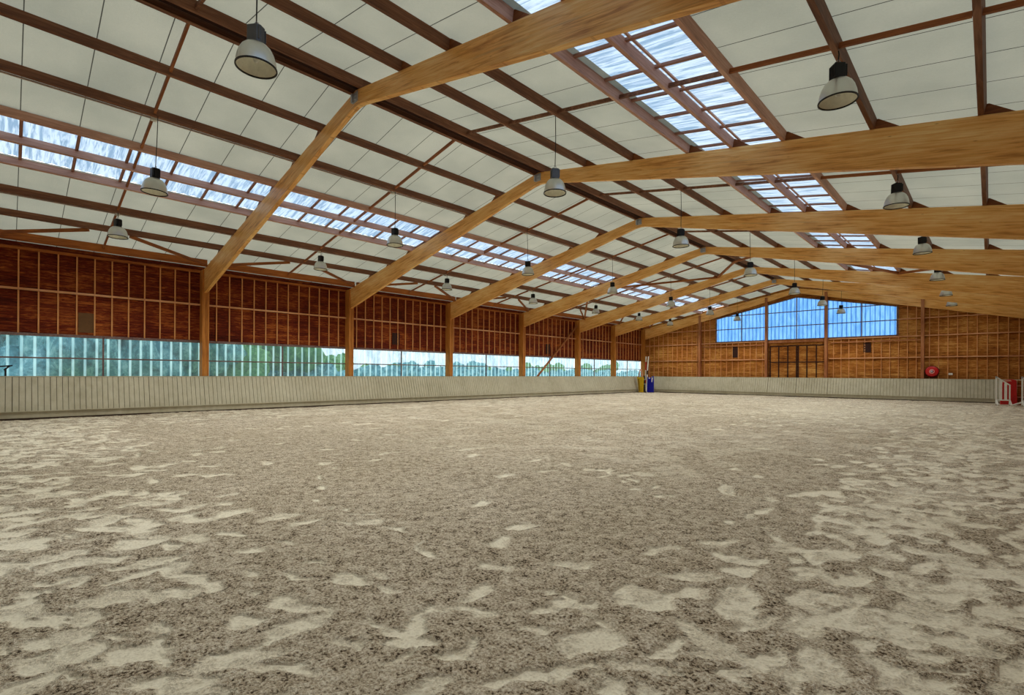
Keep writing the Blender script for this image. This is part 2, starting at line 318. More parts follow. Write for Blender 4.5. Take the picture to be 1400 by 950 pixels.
# one hoof mark each: centre x, y and two half axes on the sand, metres
PATCHES = [(-3.02,0.79,0.061,0.064,-0.261,0.015), (-2.82,1.44,0.052,0.055,-0.266,0.028), (-2.46,1.82,0.042,0.044,-0.194,0.027), (-1.08,1.74,0.038,0.040,-0.314,0.046),
  (0.41,1.55,0.084,0.087,-0.241,0.036), (1.17,1.38,0.070,0.072,-0.137,0.020), (1.91,1.46,0.059,0.060,-0.178,0.029), (0.73,0.61,0.053,0.054,-0.139,0.008),
  (2.72,0.16,0.059,0.060,-0.171,0.003), (2.80,0.37,0.054,0.055,-0.129,0.006), (3.35,0.22,0.066,0.067,-0.110,0.003), (3.48,0.51,0.067,0.068,-0.147,0.010),
  (3.34,0.03,0.075,0.076,-0.179,0.000), (4.23,0.71,0.063,0.063,-0.154,0.017), (4.15,0.99,0.110,0.111,-0.164,0.024), (4.63,0.95,0.102,0.103,-0.169,0.026),
  (4.97,1.07,0.060,0.060,-0.129,0.024), (4.98,0.79,0.095,0.096,-0.148,0.020), (4.50,1.43,0.089,0.090,-0.157,0.036), (5.17,1.30,0.090,0.091,-0.100,0.023),
  (5.32,1.55,0.092,0.092,-0.074,0.021), (4.26,0.12,0.119,0.120,-0.223,0.004), (4.93,0.41,0.090,0.091,-0.095,0.007), (5.29,1.04,0.057,0.057,-0.116,0.022),
  (4.27,0.45,0.070,0.071,-0.088,0.006), (2.45,1.05,0.121,0.123,-0.152,0.019), (3.31,1.23,0.087,0.089,-0.168,0.028), (3.89,1.34,0.119,0.120,-0.092,0.018),
  (2.90,1.40,0.053,0.054,-0.142,0.025), (5.94,1.53,0.093,0.093,-0.080,0.025), (4.98,0.09,0.085,0.085,-0.110,0.002), (5.65,0.34,0.071,0.071,-0.090,0.006),
  (5.60,0.20,0.070,0.070,-0.072,0.003), (5.63,0.60,0.037,0.038,-0.076,0.009), (5.75,0.08,0.059,0.059,-0.083,0.001), (6.20,0.56,0.045,0.045,-0.091,0.011),
  (5.61,0.88,0.066,0.066,-0.101,0.017), (5.91,0.98,0.068,0.068,-0.184,0.037), (6.15,1.04,0.058,0.058,-0.068,0.015), (6.51,1.07,0.078,0.078,-0.118,0.029),
  (6.47,0.86,0.113,0.113,-0.115,0.023), (7.21,1.08,0.068,0.068,-0.096,0.029), (6.47,1.36,0.058,0.058,-0.079,0.025), (6.38,0.22,0.060,0.060,-0.131,0.006),
  (6.46,0.36,0.061,0.061,-0.104,0.008), (6.28,0.08,0.083,0.083,-0.093,0.002), (6.95,0.66,0.046,0.046,-0.077,0.013), (6.91,0.49,0.057,0.057,-0.054,0.007),
  (7.19,0.46,0.065,0.064,-0.112,0.014), (6.75,0.18,0.092,0.091,-0.076,0.003), (6.97,0.13,0.063,0.063,-0.097,0.003), (7.22,0.33,0.051,0.051,-0.071,0.006),
  (7.18,0.67,0.047,0.046,-0.059,0.011), (7.37,0.61,0.035,0.035,-0.071,0.013), (7.57,0.78,0.041,0.041,-0.049,0.012), (7.72,0.76,0.022,0.022,-0.038,0.009),
  (7.66,0.55,0.059,0.058,-0.059,0.010), (7.94,0.78,0.053,0.053,-0.053,0.014), (7.30,0.23,0.040,0.040,-0.050,0.003), (6.64,0.02,0.030,0.030,-0.066,0.000),
  (6.64,1.79,0.095,0.059,-0.048,0.021), (6.80,1.59,0.110,0.070,-0.050,0.020), (7.27,2.10,0.080,0.031,-0.051,0.031), (7.50,2.00,0.121,0.039,-0.056,0.034),
  (7.25,1.39,0.140,0.065,-0.101,0.040), (7.42,1.51,0.141,0.030,-0.064,0.029), (8.04,2.43,0.028,0.164,-0.074,0.066), (8.02,2.09,0.098,0.064,-0.035,0.026),
  (8.22,2.26,0.140,0.091,-0.040,0.036), (8.08,1.71,0.057,0.027,-0.031,0.020), (8.23,1.71,0.126,0.125,-0.056,0.038), (7.96,1.69,0.109,0.051,-0.033,0.020),
  (8.35,1.56,0.032,0.124,-0.025,0.016), (8.54,1.91,-0.035,0.098,-0.060,0.051), (8.55,1.76,0.102,0.050,-0.029,0.023), (7.94,1.40,0.086,0.060,-0.062,0.031),
  (7.95,1.08,0.115,0.114,-0.050,0.019), (7.61,1.12,0.009,0.073,-0.035,0.012), (8.69,1.53,0.043,0.042,-0.068,0.050), (8.66,1.60,0.069,0.068,-0.026,0.019),
  (8.92,1.84,0.060,0.082,-0.031,0.031), (6.89,1.30,0.027,0.027,-0.039,0.013), (8.55,2.56,0.086,0.130,-0.031,0.036), (8.59,2.79,0.072,-0.008,-0.042,0.054),
  (8.42,2.78,0.054,0.019,-0.024,0.028), (8.90,2.73,0.143,0.027,-0.028,0.041), (8.96,3.21,0.112,0.112,-0.024,0.042), (9.07,3.16,0.117,0.073,-0.022,0.040),
  (9.40,3.85,0.043,0.134,-0.033,0.093), (9.65,3.45,0.093,0.134,-0.020,0.062), (9.36,2.76,0.071,0.138,-0.027,0.053), (8.96,1.97,0.051,0.050,-0.040,0.044),
  (9.17,2.21,0.091,0.064,-0.028,0.038), (9.32,2.44,0.087,0.087,-0.026,0.044), (9.45,2.55,0.065,0.045,-0.020,0.039), (9.31,2.20,0.057,0.106,-0.024,0.037),
  (9.63,2.90,0.091,0.091,-0.018,0.046), (9.75,2.95,0.065,0.044,-0.013,0.039), (8.69,2.32,0.098,0.042,-0.024,0.027), (9.71,2.74,0.043,0.043,-0.016,0.041),
  (9.61,4.62,0.096,0.096,-0.018,0.070), (9.52,4.81,0.073,-0.014,-0.020,0.077), (9.88,4.58,0.086,-0.040,-0.022,0.116), (9.96,4.75,0.050,0.051,-0.024,0.140),
  (9.78,3.98,0.056,0.056,-0.026,0.104), (9.62,5.11,0.123,-0.032,-0.028,0.127), (10.36,5.44,0.089,0.089,-0.012,0.169), (10.12,4.13,0.108,0.108,-0.016,0.104),
  (10.32,4.33,0.090,0.090,-0.014,0.137), (10.43,4.79,0.070,0.070,-0.008,0.114), (10.62,5.13,0.060,0.060,-0.005,0.179), (10.54,4.62,0.044,0.044,-0.006,0.119),
  (9.87,3.07,0.060,0.059,-0.035,0.121), (10.02,2.88,0.038,0.038,-0.018,0.069), (10.82,3.96,0.059,0.059,0.002,0.103), (10.68,4.04,0.078,0.078,-0.002,0.088),
  (10.23,3.96,0.136,0.136,-0.016,0.118), (10.04,3.90,0.070,0.070,-0.018,0.095), (10.74,4.75,0.073,0.073,-0.000,0.090), (10.87,6.24,0.075,0.075,0.003,0.153),
  (10.72,5.62,0.069,0.069,-0.001,0.106), (9.42,6.22,0.046,0.046,-0.047,0.218), (9.33,5.29,0.142,-0.144,-0.025,0.094), (9.46,5.83,0.064,0.065,-0.031,0.138),
  (9.70,5.75,0.155,-0.114,-0.024,0.130), (9.76,6.23,0.049,0.050,-0.024,0.149), (9.92,6.80,0.081,0.082,-0.013,0.103), (10.04,6.52,0.077,0.078,-0.014,0.125),
  (10.00,5.96,0.092,0.092,-0.013,0.106), (10.23,6.38,0.119,-0.070,-0.010,0.117), (9.47,6.89,0.066,-0.039,-0.021,0.112), (8.77,10.20,0.073,0.076,-0.024,0.124),
  (9.50,13.78,0.068,0.072,-0.019,0.206), (8.71,18.23,0.107,0.115,-0.055,0.492), (9.60,7.90,0.055,0.056,-0.021,0.142), (9.88,8.13,0.041,0.042,-0.013,0.122),
  (9.78,7.57,0.078,0.079,-0.017,0.129), (9.77,7.10,0.061,0.062,-0.026,0.191), (10.05,7.38,0.061,0.062,-0.011,0.119), (9.32,7.56,0.068,0.069,-0.021,0.113),
  (9.11,7.98,0.145,0.148,-0.031,0.153), (8.88,7.45,0.070,0.072,-0.035,0.138), (5.30,7.02,0.145,-0.016,-0.090,0.115), (5.85,6.90,0.100,0.029,-0.076,0.107),
  (6.01,7.07,0.105,0.108,-0.055,0.082), (6.12,7.08,0.035,0.036,-0.144,0.219), (6.31,6.67,0.049,0.051,-0.049,0.073), (6.52,6.98,0.083,0.085,-0.047,0.077),
  (6.70,7.24,0.160,0.045,-0.061,0.108), (6.74,6.56,0.039,0.040,-0.056,0.092), (6.83,6.73,0.097,-0.036,-0.055,0.095), (7.18,6.19,0.107,0.014,-0.035,0.060),
  (7.26,6.54,0.017,0.098,-0.046,0.086), (7.61,6.04,0.085,-0.003,-0.038,0.073), (7.69,6.17,0.096,-0.004,-0.028,0.056), (7.35,7.66,0.096,0.001,-0.030,0.067),
  (8.70,5.49,0.093,0.003,-0.031,0.082), (8.76,5.95,0.091,-0.033,-0.026,0.078), (9.06,5.66,0.065,0.001,-0.017,0.055), (9.32,5.27,0.149,-0.119,-0.026,0.094),
  (7.90,7.33,0.114,0.034,-0.019,0.049), (0.71,4.71,0.084,0.088,-0.097,0.045), (1.48,4.54,0.040,0.041,-0.084,0.041), (2.75,3.88,0.034,0.035,-0.093,0.045),
  (3.28,3.39,0.039,0.040,-0.106,0.048), (3.95,3.14,0.043,0.044,-0.089,0.041), (4.57,2.72,0.039,0.040,-0.072,0.032), (5.05,2.75,0.031,0.031,-0.063,0.030),
  (5.29,2.82,0.048,0.049,-0.044,0.023), (5.53,2.80,0.117,0.119,-0.033,0.018), (5.61,2.92,0.053,0.054,-0.033,0.018), (5.78,2.57,0.050,0.050,-0.074,0.038),
  (5.66,2.52,0.033,0.034,-0.025,0.013), (6.31,2.78,0.059,0.032,-0.063,0.039), (6.46,2.83,0.083,0.024,-0.040,0.026), (6.94,2.67,0.116,-0.008,-0.049,0.034),
  (7.16,2.66,0.105,0.003,-0.074,0.054), (7.75,2.81,0.069,0.069,-0.035,0.032), (7.86,2.89,0.060,0.060,-0.033,0.033), (5.94,1.84,0.091,0.033,-0.063,0.024)]
def build_floor():
    xs = np.concatenate([np.arange(-13.3, -2, .09), np.arange(-2, 13.3, .026), [13.3]])
    ys = np.concatenate([np.arange(YB - .1, -.6, .2), np.arange(-.6, 13, .026), np.arange(13, 43.2, .09)])
    X, Y = np.meshgrid(xs, ys); nx, ny = len(xs), len(ys)
    m = np.zeros_like(X)
    wx = X + (fbm(X * 6, Y * 6, 3, 3) - .5) * .19; wy = Y + (fbm(X * 6, Y * 6, 9, 3) - .5) * .19
    rs = random.Random(11); marks = [(a, b, c * 1.12, d * 1.12, e * 1.15, f * 1.15) for a, b, c, d, e, f in PATCHES]
    def scatter(n, x0, x1, y0, y1, ok):
        for _ in range(n):
            x, y = rs.uniform(x0, x1), rs.uniform(y0, y1)
            if rs.random() > ok(x, y): continue
            a = rs.uniform(-.5, .9) + (1.57 if rs.random() < .25 else 0); L, W = rs.uniform(.12, .26), rs.uniform(.07, .13)
            marks.append((x, y, L * math.sin(a), L * math.cos(a), W * math.cos(a), -W * math.sin(a)))
    scatter(1900, 8.0, 12.6, 1, 38, lambda x, y: min(1, max(.06, (x - 8.6) / 1.4)))
    scatter(700, -12, 9, -.6, 2.6, lambda x, y: min(1, max(.05, (1.9 - .08 * (x - 4) - y) / 1.6)))
    scatter(1300, -12.2, -6, 0, 40, lambda x, y: min(1, max(.05, (-7.2 - x) / 1.6)) * .8)
    scatter(1500, -2, 9, 15, 38, lambda x, y: min(.8, max(.02, (y - 15 - .6 * abs(x - 6)) / 9)))
    scatter(330, -12, 9, 1, 36, lambda x, y: 1)
    for cx, cy, ax, ay, bx, by in marks:          # trodden hoof marks, one ellipse each
        det = ax * by - ay * bx
        if abs(det) < 1e-6: continue
        R = max(math.hypot(ax, ay), math.hypot(bx, by)) * 1.5 + .1
        i0, i1 = np.searchsorted(xs, [cx - R, cx + R]); j0, j1 = np.searchsorted(ys, [cy - R, cy + R])
        if i1 <= i0 or j1 <= j0: continue
        sx = wx[j0:j1, i0:i1] - cx; sy = wy[j0:j1, i0:i1] - cy
        p = (sx * by - sy * bx) / det; q = (-sx * ay + sy * ax) / det
        r = np.sqrt(p * p + q * q)
        m[j0:j1, i0:i1] = np.maximum(m[j0:j1, i0:i1], 1 - sstep(.8, 1.12, r))
    # the well used track round the outside
    dens = np.maximum(sstep(8.7, 10.4, X + .02 * Y), sstep(1.6, -.6, Y + .10 * (X - 6)))
    dens = np.maximum(dens, .9 * sstep(-6.5, -8.5, X))
    dens = np.maximum(dens, .85 * sstep(17, 23, Y) * sstep(-1, 4, X) )
    dn = fbm(wx * 5.2, wy * 5.2, 21, 2) * .85 + fbm(X * 1.1, Y * 1.1, 31, 2) * .15
    t = 1.02 - dens * .40
    m2 = sstep(t, t + .055, dn)
    # single faint prints scattered over the middle
    m = np.maximum(m, m2)
    tr = (np.exp(-((X - 9.75 - .055 * (Y - 6)) / .16) ** 2) * sstep(5, 7, Y) * (fbm(X * 4, Y * 2, 77, 2) > .42))
    m = np.maximum(m, tr * .8)
    m = m * (.62 + .38 * sstep(.40, .52, fbm(X * 9, Y * 9, 61, 3)))
    m = np.maximum(m, .28 * sstep(.50, .62, fbm(X * 2.2, Y * 2.2, 71, 3)) * sstep(5, 9, Y))
    m = np.maximum(m, .5 * sstep(16, 24, Y) * sstep(0, 5, X) * (1 - sstep(30, 36, Y)) * fbm(X * 1.2, Y * 1.2, 72, 3))
    clump = fbm(X * 21, Y * 21, 5, 3); mid = fbm(X * 4, Y * 4, 45, 3); big = fbm(X * .6, Y * .6, 55, 2)
    lump = np.clip((clump - .42) * 3.2, -.6, 1)
    z = (1 - m) * (.007 * lump + .030 * (mid - .5)) - m * .014 + .008 * m * (mid - .5) + .05 * (big - .5)
    d = np.hypot((X - 8.19) / .22, (Y - 7.03) / .16)
    z = z - .07 * np.exp(-d ** 2) + .035 * np.exp(-(np.hypot((X - 8.02) / .35, (Y - 7.22) / .16)) ** 2)
    z = z - .02
    co = np.stack([X, Y, z], -1).reshape(-1, 3).astype(np.float32)
    idx = np.arange(nx * ny).reshape(ny, nx)
    q = np.stack([idx[:-1, :-1], idx[:-1, 1:], idx[1:, 1:], idx[1:, :-1]], -1).reshape(-1, 4).astype(np.int32)
    me = bpy.data.meshes.new('floor'); nf = len(q)
    me.vertices.add(nx * ny); me.vertices.foreach_set('co', co.ravel())
    me.loops.add(nf * 4); me.loops.foreach_set('vertex_index', q.ravel())
    me.polygons.add(nf); me.polygons.foreach_set('loop_start', np.arange(0, nf * 4, 4, dtype=np.int32))
    me.polygons.foreach_set('loop_total', np.full(nf, 4, dtype=np.int32))
    me.polygons.foreach_set('use_smooth', np.ones(nf, dtype=bool))
    at = me.attributes.new('trod', 'FLOAT', 'POINT'); at.data.foreach_set('value', m.ravel().astype(np.float32))
    at = me.attributes.new('lump', 'FLOAT', 'POINT'); at.data.foreach_set('value', lump.ravel().astype(np.float32))
    me.update(calc_edges=True)
    me.materials.append(sand())
    o = bpy.data.objects.new('floor', me); C.objects.link(o); tag(o, 'pale grey brown sand arena floor with hoof marks', kind='structure')
def sand():
    t = NT('arena_sand')
    a = t.n('ShaderNodeAttribute', attribute_name='trod').outputs['Fac']
    lu = t.n('ShaderNodeAttribute', attribute_name='lump').outputs['Fac']
    v = t.tex(world=True)
    f1 = t.noise(v, 52, 3, .6); f2 = t.noise(v, 130, 2, .6); f3 = t.noise(v, .35, 3)
    f = t.math('ADD', t.math('MULTIPLY', f1, .66), t.math('ADD', t.math('MULTIPLY', f2, .26), t.math('MULTIPLY', t.math('ADD', lu, .3), .08)))
    rough = t.ramp(f, [(.385, srgb(70, 56, 42)), (.45, srgb(178, 162, 138)), (.52, srgb(204, 190, 166)), (.61, srgb(240, 230, 210))])
    smooth = t.ramp(f1, [(.33, srgb(206, 196, 172)), (.42, srgb(226, 218, 196)), (.65, srgb(242, 235, 214))])
    base = t.mix(a, rough, smooth)
    sx = t.n('ShaderNodeSeparateXYZ'); t.l(v, sx.inputs[0])
    base = t.mix(1.0, base, t.ramp(f3, [(.35, (.90, .89, .86)), (.65, (1, 1, 1))]), 'MULTIPLY')
    h = t.math('ADD', t.math('MULTIPLY', f1, 1), t.math('MULTIPLY', f2, .35))
    hm = t.math('MULTIPLY', h, t.math('SUBTRACT', 1.08, a))
    nb = t.bump(hm, 1.0, .026)
    return t.pbr(base, .9, normal=nb, spec=.1)
build_floor()

# ------------------------------------------------------------------ shell
def struct(o, label=None): return tag(o, label, kind='structure')
# ceiling: five strips of white panels, with the two rooflight bands left open
mb = MB()
strips = [(-13.6, -7.3), (-5.33, 0), (0, 5.33), (7.3, 13.6)]
for a, b in strips:
    za, zb = zceil(a), zceil(b)
    ny_ = 50
    for k in range(ny_):
        y0 = YB + (YG + .2 - YB) * k / ny_; y1 = YB + (YG + .2 - YB) * (k + 1) / ny_
        mb.add([(a, y0, za), (b, y0, zb), (b, y1, zb), (a, y1, za)], [(0, 1, 2, 3)])
struct(mb.build('ceiling', M_ceil), 'white insulated roof panels on both slopes')

def girt_run(parent, y0, y1, z, x, mat, name='wall_rail', w=.09, h=.07):
    M = frame_matrix((x, y0, z), (x, y1, z))
    return MB().box(x - .02, x + w, y0, y1, z - h / 2, z + h / 2).build(name, mat, parent, M=M)
# left wall, boards with openings for the ribbon windows
ZS, ZT = 1.36, 2.86
mb = MB(); t_ = .06
mb.box(-XW - t_, -XW, YB, YG, -.1, ZS); mb.box(-XW - t_, -XW, YB, YG, ZT, 6.35); mb.box(-XW - t_, -XW, YB, FR[0], ZS, ZT)
wl = struct(mb.build('wall_left', W_wall), 'red brown boarded long wall above the ribbon windows')
for k in range(7):
    y0, y1 = FR[k] + .25, FR[k + 1]
    n = max(1, round((y1 - y0) / .515))
    for i in range(n):
        y = FR[k] + .12 + (i + 1) * (FR[k + 1] - FR[k]) / (n + 1)
        if y < -.9: continue
        for (za, zb) in ((ZT + .06, 4.38), (4.47, 5.72)):
            pass
        MB().box(-XW, -XW + .05, y - .022, y + .022, ZT + .05, 5.78).build('stud', W_stud, wl, loc=(-XW, y, ZT))
    girt_run(wl, y0, y1, 4.43, -XW + .03, W_rail)
    girt_run(wl, y0, y1, ZT + .02, -XW - .01, W_win, 'window_head', .06, .1)
girt = MB().box(-XW, -XW + .1, YB, YG, 5.78, 5.87).build('top_rail', W_eave, wl)

# back and right wall shell
mb = MB(); mb.box(XW, XW + .06, YB, YG, -.1, 6.35)
struct(mb.build('wall_right', W_wall), 'red brown boarded long wall on the right')
mb = MB(); mb.prism([(-13.3, -.1), (13.3, -.1), (13.3, zceil(13.3)), (0, zceil(0)), (-13.3, zceil(13.3))], YB - .06, YB)
struct(mb.build('wall_back', W_gable), 'boarded gable wall behind')

# gable wall with window opening under the apex and boards around it
GX, GZ = 6.15, 4.37
def gtop(x): return 7.62 - .205 * abs(x)       # upper edge of the glazing
mb = MB()
def poly(pts): mb.prism(pts, YG, YG + .06)
poly([(-13.3, -.1), (13.3, -.1), (13.3, GZ), (-13.3, GZ)])
for s in (-1, 1):
    P = [(s * GX, GZ), (s * 13.3, GZ), (s * 13.3, zceil(13.3)), (s * GX, zceil(GX))]
    poly(P if s > 0 else P[::-1])
    P = [(0, gtop(0)), (s * GX, gtop(GX)), (s * GX, zceil(GX)), (0, zceil(0))]
    poly(P if s > 0 else P[::-1])
wf = struct(mb.build('wall_far', W_gable), 'golden brown boarded gable wall at the far end')
for a, b in ((-13.1, -7.6), (-7.4, -2.2), (2.2, 7.4), (7.6, 13.1)):
    n = round((b - a) / .515)
    for i in range(n + 1):
        x = a + (b - a) * (i + .5) / (n + 1)
        top = min(ZB - SB * abs(x) + .2, 9) if abs(x) > GX + .1 else GZ - .1
        MB().box(x - .022, x + .022, YG - .05, YG, .9, top).build('stud', W_stud, wf, loc=(x, YG, 0))
    for z in (2.85, 4.28, 5.45):
        aa, bb = a, b
        if z > 4.3:
            if abs(a) < 7.5 and abs(b) < 7.5:
                aa, bb = (a, -GX - .02) if a < 0 else (GX + .02, b)
            if ZB - SB * min(abs(aa), abs(bb)) < z: continue
        M = frame_matrix((aa, YG - .07, z), (bb, YG - .07, z))
        MB().box(aa - .02, bb + .02, YG - .16, YG - .04, z - .03, z + .035).build('wall_rail', W_rail, wf, M=M)
M = frame_matrix((-2.0, YG, 4.1), (2.0, YG, 4.1))
MB().box(-2.05, 2.05, YG - .14, YG - .02, 4.14, 4.34).build('door_header', W_gpost, wf, M=M)
for a, b in ((-7.4, -2.2), (2.2, 7.4)):     # sliding door track left and right of the door
    MB().box(a + .1, b, YG - .2, YG - .13, 3.98, 4.05).build('door_track', W_gpost, wf)

# sliding double door below the gable glazing
dr = struct(empty('door_1', (0.03, YG - .1, 0)), 'brown boarded double sliding door with dark frame in the far gable')
for (x0, x1) in ((-1.88, .06), (.10, 1.98)):
    lf = MB().box(x0, x1, YG - .07, YG - .03, .05, 3.92).build('door_leaf', W_gable, dr)
    WMx = lf
    bars = [x0 + .04, x0 + (x1 - x0) / 3, x0 + 2 * (x1 - x0) / 3, x1 - .04]
    fm = MB()
    for x in bars: fm.box(x - .035, x + .035, YG - .11, YG - .06, .05, 3.92)
    for z in (2.62, 3.88, .1): fm.box(x0, x1, YG - .115, YG - .06, z - .035, z + .035)
    fm.build('door_frame', M_vent, lf)

# ------------------------------------------------------------------ windows
wn = [0]
def new_window(label, loc):
    wn[0] += 1
    return struct(empty('window_%d' % wn[0], loc), label)
ordn = ['first', 'second', 'third', 'fourth', 'fifth', 'sixth', 'seventh', 'eighth', 'ninth']
for k in range(7):
    y0, y1 = FR[k] + .24, FR[k + 1]; ym = (FR[k] + FR[k + 1]) / 2 + .12
    w = new_window('%s corrugated clear ribbon window along the left wall counted from the left' % ordn[k], (-XW, ym, ZS))
    for a, b in ((y0, ym), (ym, y1)):
        n = int((b - a) / .333 * 12)
        MB().sheet(a, b, n, lambda u: ((-XW - .03 + .012 * math.sin((u + 50) / .333 * 2 * math.pi), u, ZS - .02), (-XW - .03 + .012 * math.sin((u + 50) / .333 * 2 * math.pi), u, ZT + .02))).build('pane', P_wall, w, smooth=True)
    fm = MB().box(-XW, -XW + .06, y0, y1, 2.045, 2.095)
    fm.box(-XW - .01, -XW + .05, ym - .025, ym + .025, ZS, ZT)
    fm.box(-XW - .01, -XW + .06, y0, y1, ZS - .03, ZS + .06)
    fm.build('window_frame', W_win, w)
for j, (a, b) in enumerate(((-GX, -2.1), (-2.1, 2.1), (2.1, GX))):
    w = new_window(['left pane field of the blue gable glazing', 'middle pane field of the blue gable glazing above the door', 'right pane field of the blue gable glazing'][j], ((a + b) / 2, YG, GZ))
    cuts = [a, (-4.07 if j == 0 else 0 if j == 1 else 4.14), b]
    for c0, c1 in zip(cuts, cuts[1:]):
        n = int((c1 - c0) / .28 * 12)
        f_ = lambda u: (u, YG + .03 + .012 * math.sin((u + 50) / .28 * 2 * math.pi))
        MB().sheet(c0, c1, n, lambda u: ((*f_(u), GZ), (*f_(u), gtop(u) + .02))).build('pane', P_gable, w, smooth=True)
    fm = MB(); m_ = cuts[1]
    fm.box(m_ - .03, m_ + .03, YG - .05, YG + .01, GZ, gtop(m_))
    for z in (GZ + .02, 5.43, 6.53):
        x0, x1 = a, b
        lim = (7.62 - z) / .205
        x0, x1 = max(x0, -lim), min(x1, lim)
        fm.box(x0, x1, YG - .06, YG + .01, z - .03, z + .03)
    for (p, q) in zip(cuts, cuts[1:]): fm.beam((p, YG - .02, gtop(p)), (q, YG - .02, gtop(q)), .06, .07)
    if j == 0: fm.box(a - .05, a + .05, YG - .06, YG, GZ, gtop(a))
    if j == 2: fm.box(b - .05, b + .05, YG - .06, YG, GZ, gtop(b))
    fm.build('window_frame', W_win, w)

# rooflights: per bay and slope, two strips of corrugated clear sheet on purlins
BAYS = [(YB, FR[0])] + list(zip(FR, FR[1:]))
for s in (-1, 1):
    for k, (y0, y1) in enumerate(BAYS):
        side = 'left' if s < 0 else 'right'
        nm = 'nearest' if k < 2 else ordn[k - 1]
        w = new_window('%s bay of the rooflight band in the %s roof slope' % (nm, side), (s * 6.2, (y0 + y1) / 2, zceil(6.2)))
        for xa, xb in ((5.1, 6.2), (6.2, 7.35)):
            n = int((y1 - y0) / .25 * 8)
            w_ = lambda u: .011 * math.sin((u + 50) / .25 * 2 * math.pi)
            MB().sheet(y0, y1, n, lambda u: ((s * xa, u, zceil(xa) + .035 + w_(u)), (s * xb, u, zceil(xb) + .035 + w_(u)))).build('pane', P_roof, w, smooth=True)
        b0 = math.ceil((y0 + .15 - .19) / 1.02)
        MB().box(s * 6.38 - .02, s * 6.38 + .02, y0 + .02, y1 + .02, zceil(6.44) - .04, zceil(6.44) - .005).build('glazing_lath', W_skylit, w)
        y = .19 + 1.02 * b0
        while y < y1 - .12:
            M = frame_matrix((s * 5.1, y, zceil(5.1)), (s * 7.35, y, zceil(7.35)))
            MB().beam((s * 5.14, y, zceil(5.1) - .03), (s * 7.32, y, zceil(7.35) - .03), .065, .05).build('glazing_bar', W_bar, w, M=M)
            y += 1.02

# ------------------------------------------------------------------ frames
FN = ['nearest', 'first', 'second', 'third', 'fourth', 'fifth', 'sixth', 'seventh']
for k, y in enumerate(FR):
    last = k == 7
    cnt = 'out of view to the left' if k == 0 else ('in the far left corner' if last else '%s counted from the left' % ordn[k - 1])
    # column on the left: two posts with the rafter end between them
    c = empty('timber_column', (-XC - .2, y + .12, 0)); tag(c, 'square timber column on the left wall, %s' % cnt, 'column', 'timber columns along the left wall')
    for ya, yb in ((y, y + .06), (y + .19, y + .25)):
        MB().box(-XW, -XC, ya, yb, -.1, ztop(13)).build('post', W_post, c, loc=(-XC, ya, 0))
    MB().box(-XW, -XC - .015, y + .06, y + .19, -.1, 5.0).build('spacer', W_post, c, loc=(-XC, y, 0))
    for s in (-1, 1):
        side = 'left' if s < 0 else 'right'
        if k == 0: lb = 'glulam rafter of the %s slope above the camera' % side
        elif last: lb = 'glulam rafter against the far gable, %s slope' % side
        else: lb = 'golden glulam rafter on the %s slope, %s from the camera' % (side, ordn[k - 1])
        xe = 13.15 if s > 0 else XW
        a = Vector((0, y + .06, ztop(0))); b = Vector((s * xe, y + .06, ztop(xe)))
        M = frame_matrix(a, b)
        P = [(0, ZB), (s * .25, ZB - SB * .1), (s * XC, ZB - SB * (XC - .25)), (s * xe, ZB - SB * (XC - .25)), (s * xe, ztop(xe)), (0, ztop(0))]
        if s > 0: P = P[::-1]
        r = MB().prism(P, y + .06, y + .19).build('glulam_rafter', W_glulam, M=M, bevel=.006)
        tag(r, lb, 'rafter', 'tapered glulam rafters')
        WM[r.name] = M
        for x in PX[:-1]:        # wedge cleats holding the purlins
            x = x + .045
            if x < .3: continue
            Q = [(s * x, ztop(x) - .01), (s * x, ztop(x) + PH - .02), (s * (x + .06), ztop(x) + PH - .02), (s * (x + .42), ztop(x + .42) - .01)]
            if s > 0: Q = Q[::-1]
            cl = MB().prism(Q, y + .075, y + .175); me_par = r
            o = cl.build('cleat', W_cleat); o.parent = r; o.matrix_parent_inverse = M.inverted()
    # steel ridge plate
    br = MB()
    br.box(-.13, .10, y + .045, y + .06, 7.98, 8.22)
    br.box(-.16, -.10, y + .01, y + .06, 8.0, 8.2)
    for dx in (-.09, 0, .07):
        for dz in (8.04, 8.16): br.lathe([(0, -.02), (.016, -.02), (.016, .0)], (dx, y + .04, dz), 8)
    o = br.build('ridge_plate', M_steel, loc=(0, y, 8.1)); tag(o, 'grey bolted steel ridge plate on the %s glulam frame from the camera' % (ordn[max(k - 1, 0)] if not last else 'farthest'), 'bracket', 'steel ridge plates')
# gable posts in front of the last rafter
for x, nmx in ((-7.5, 'leftmost'), (-2.1, 'left of the sliding door'), (2.0, 'right of the sliding door'), (7.5, 'beside the red hose reel')):
    o = MB().box(x - .085, x + .085, YG - .36, YG - .0, -.1, min(ztop(x) - .12, 8.0)).build('gable_post', W_gpost, loc=(x, YG - .2, 0), bevel=.006)
    tag(o, 'slim timber post on the far gable, %s' % nmx, 'post', 'timber posts on the far gable')

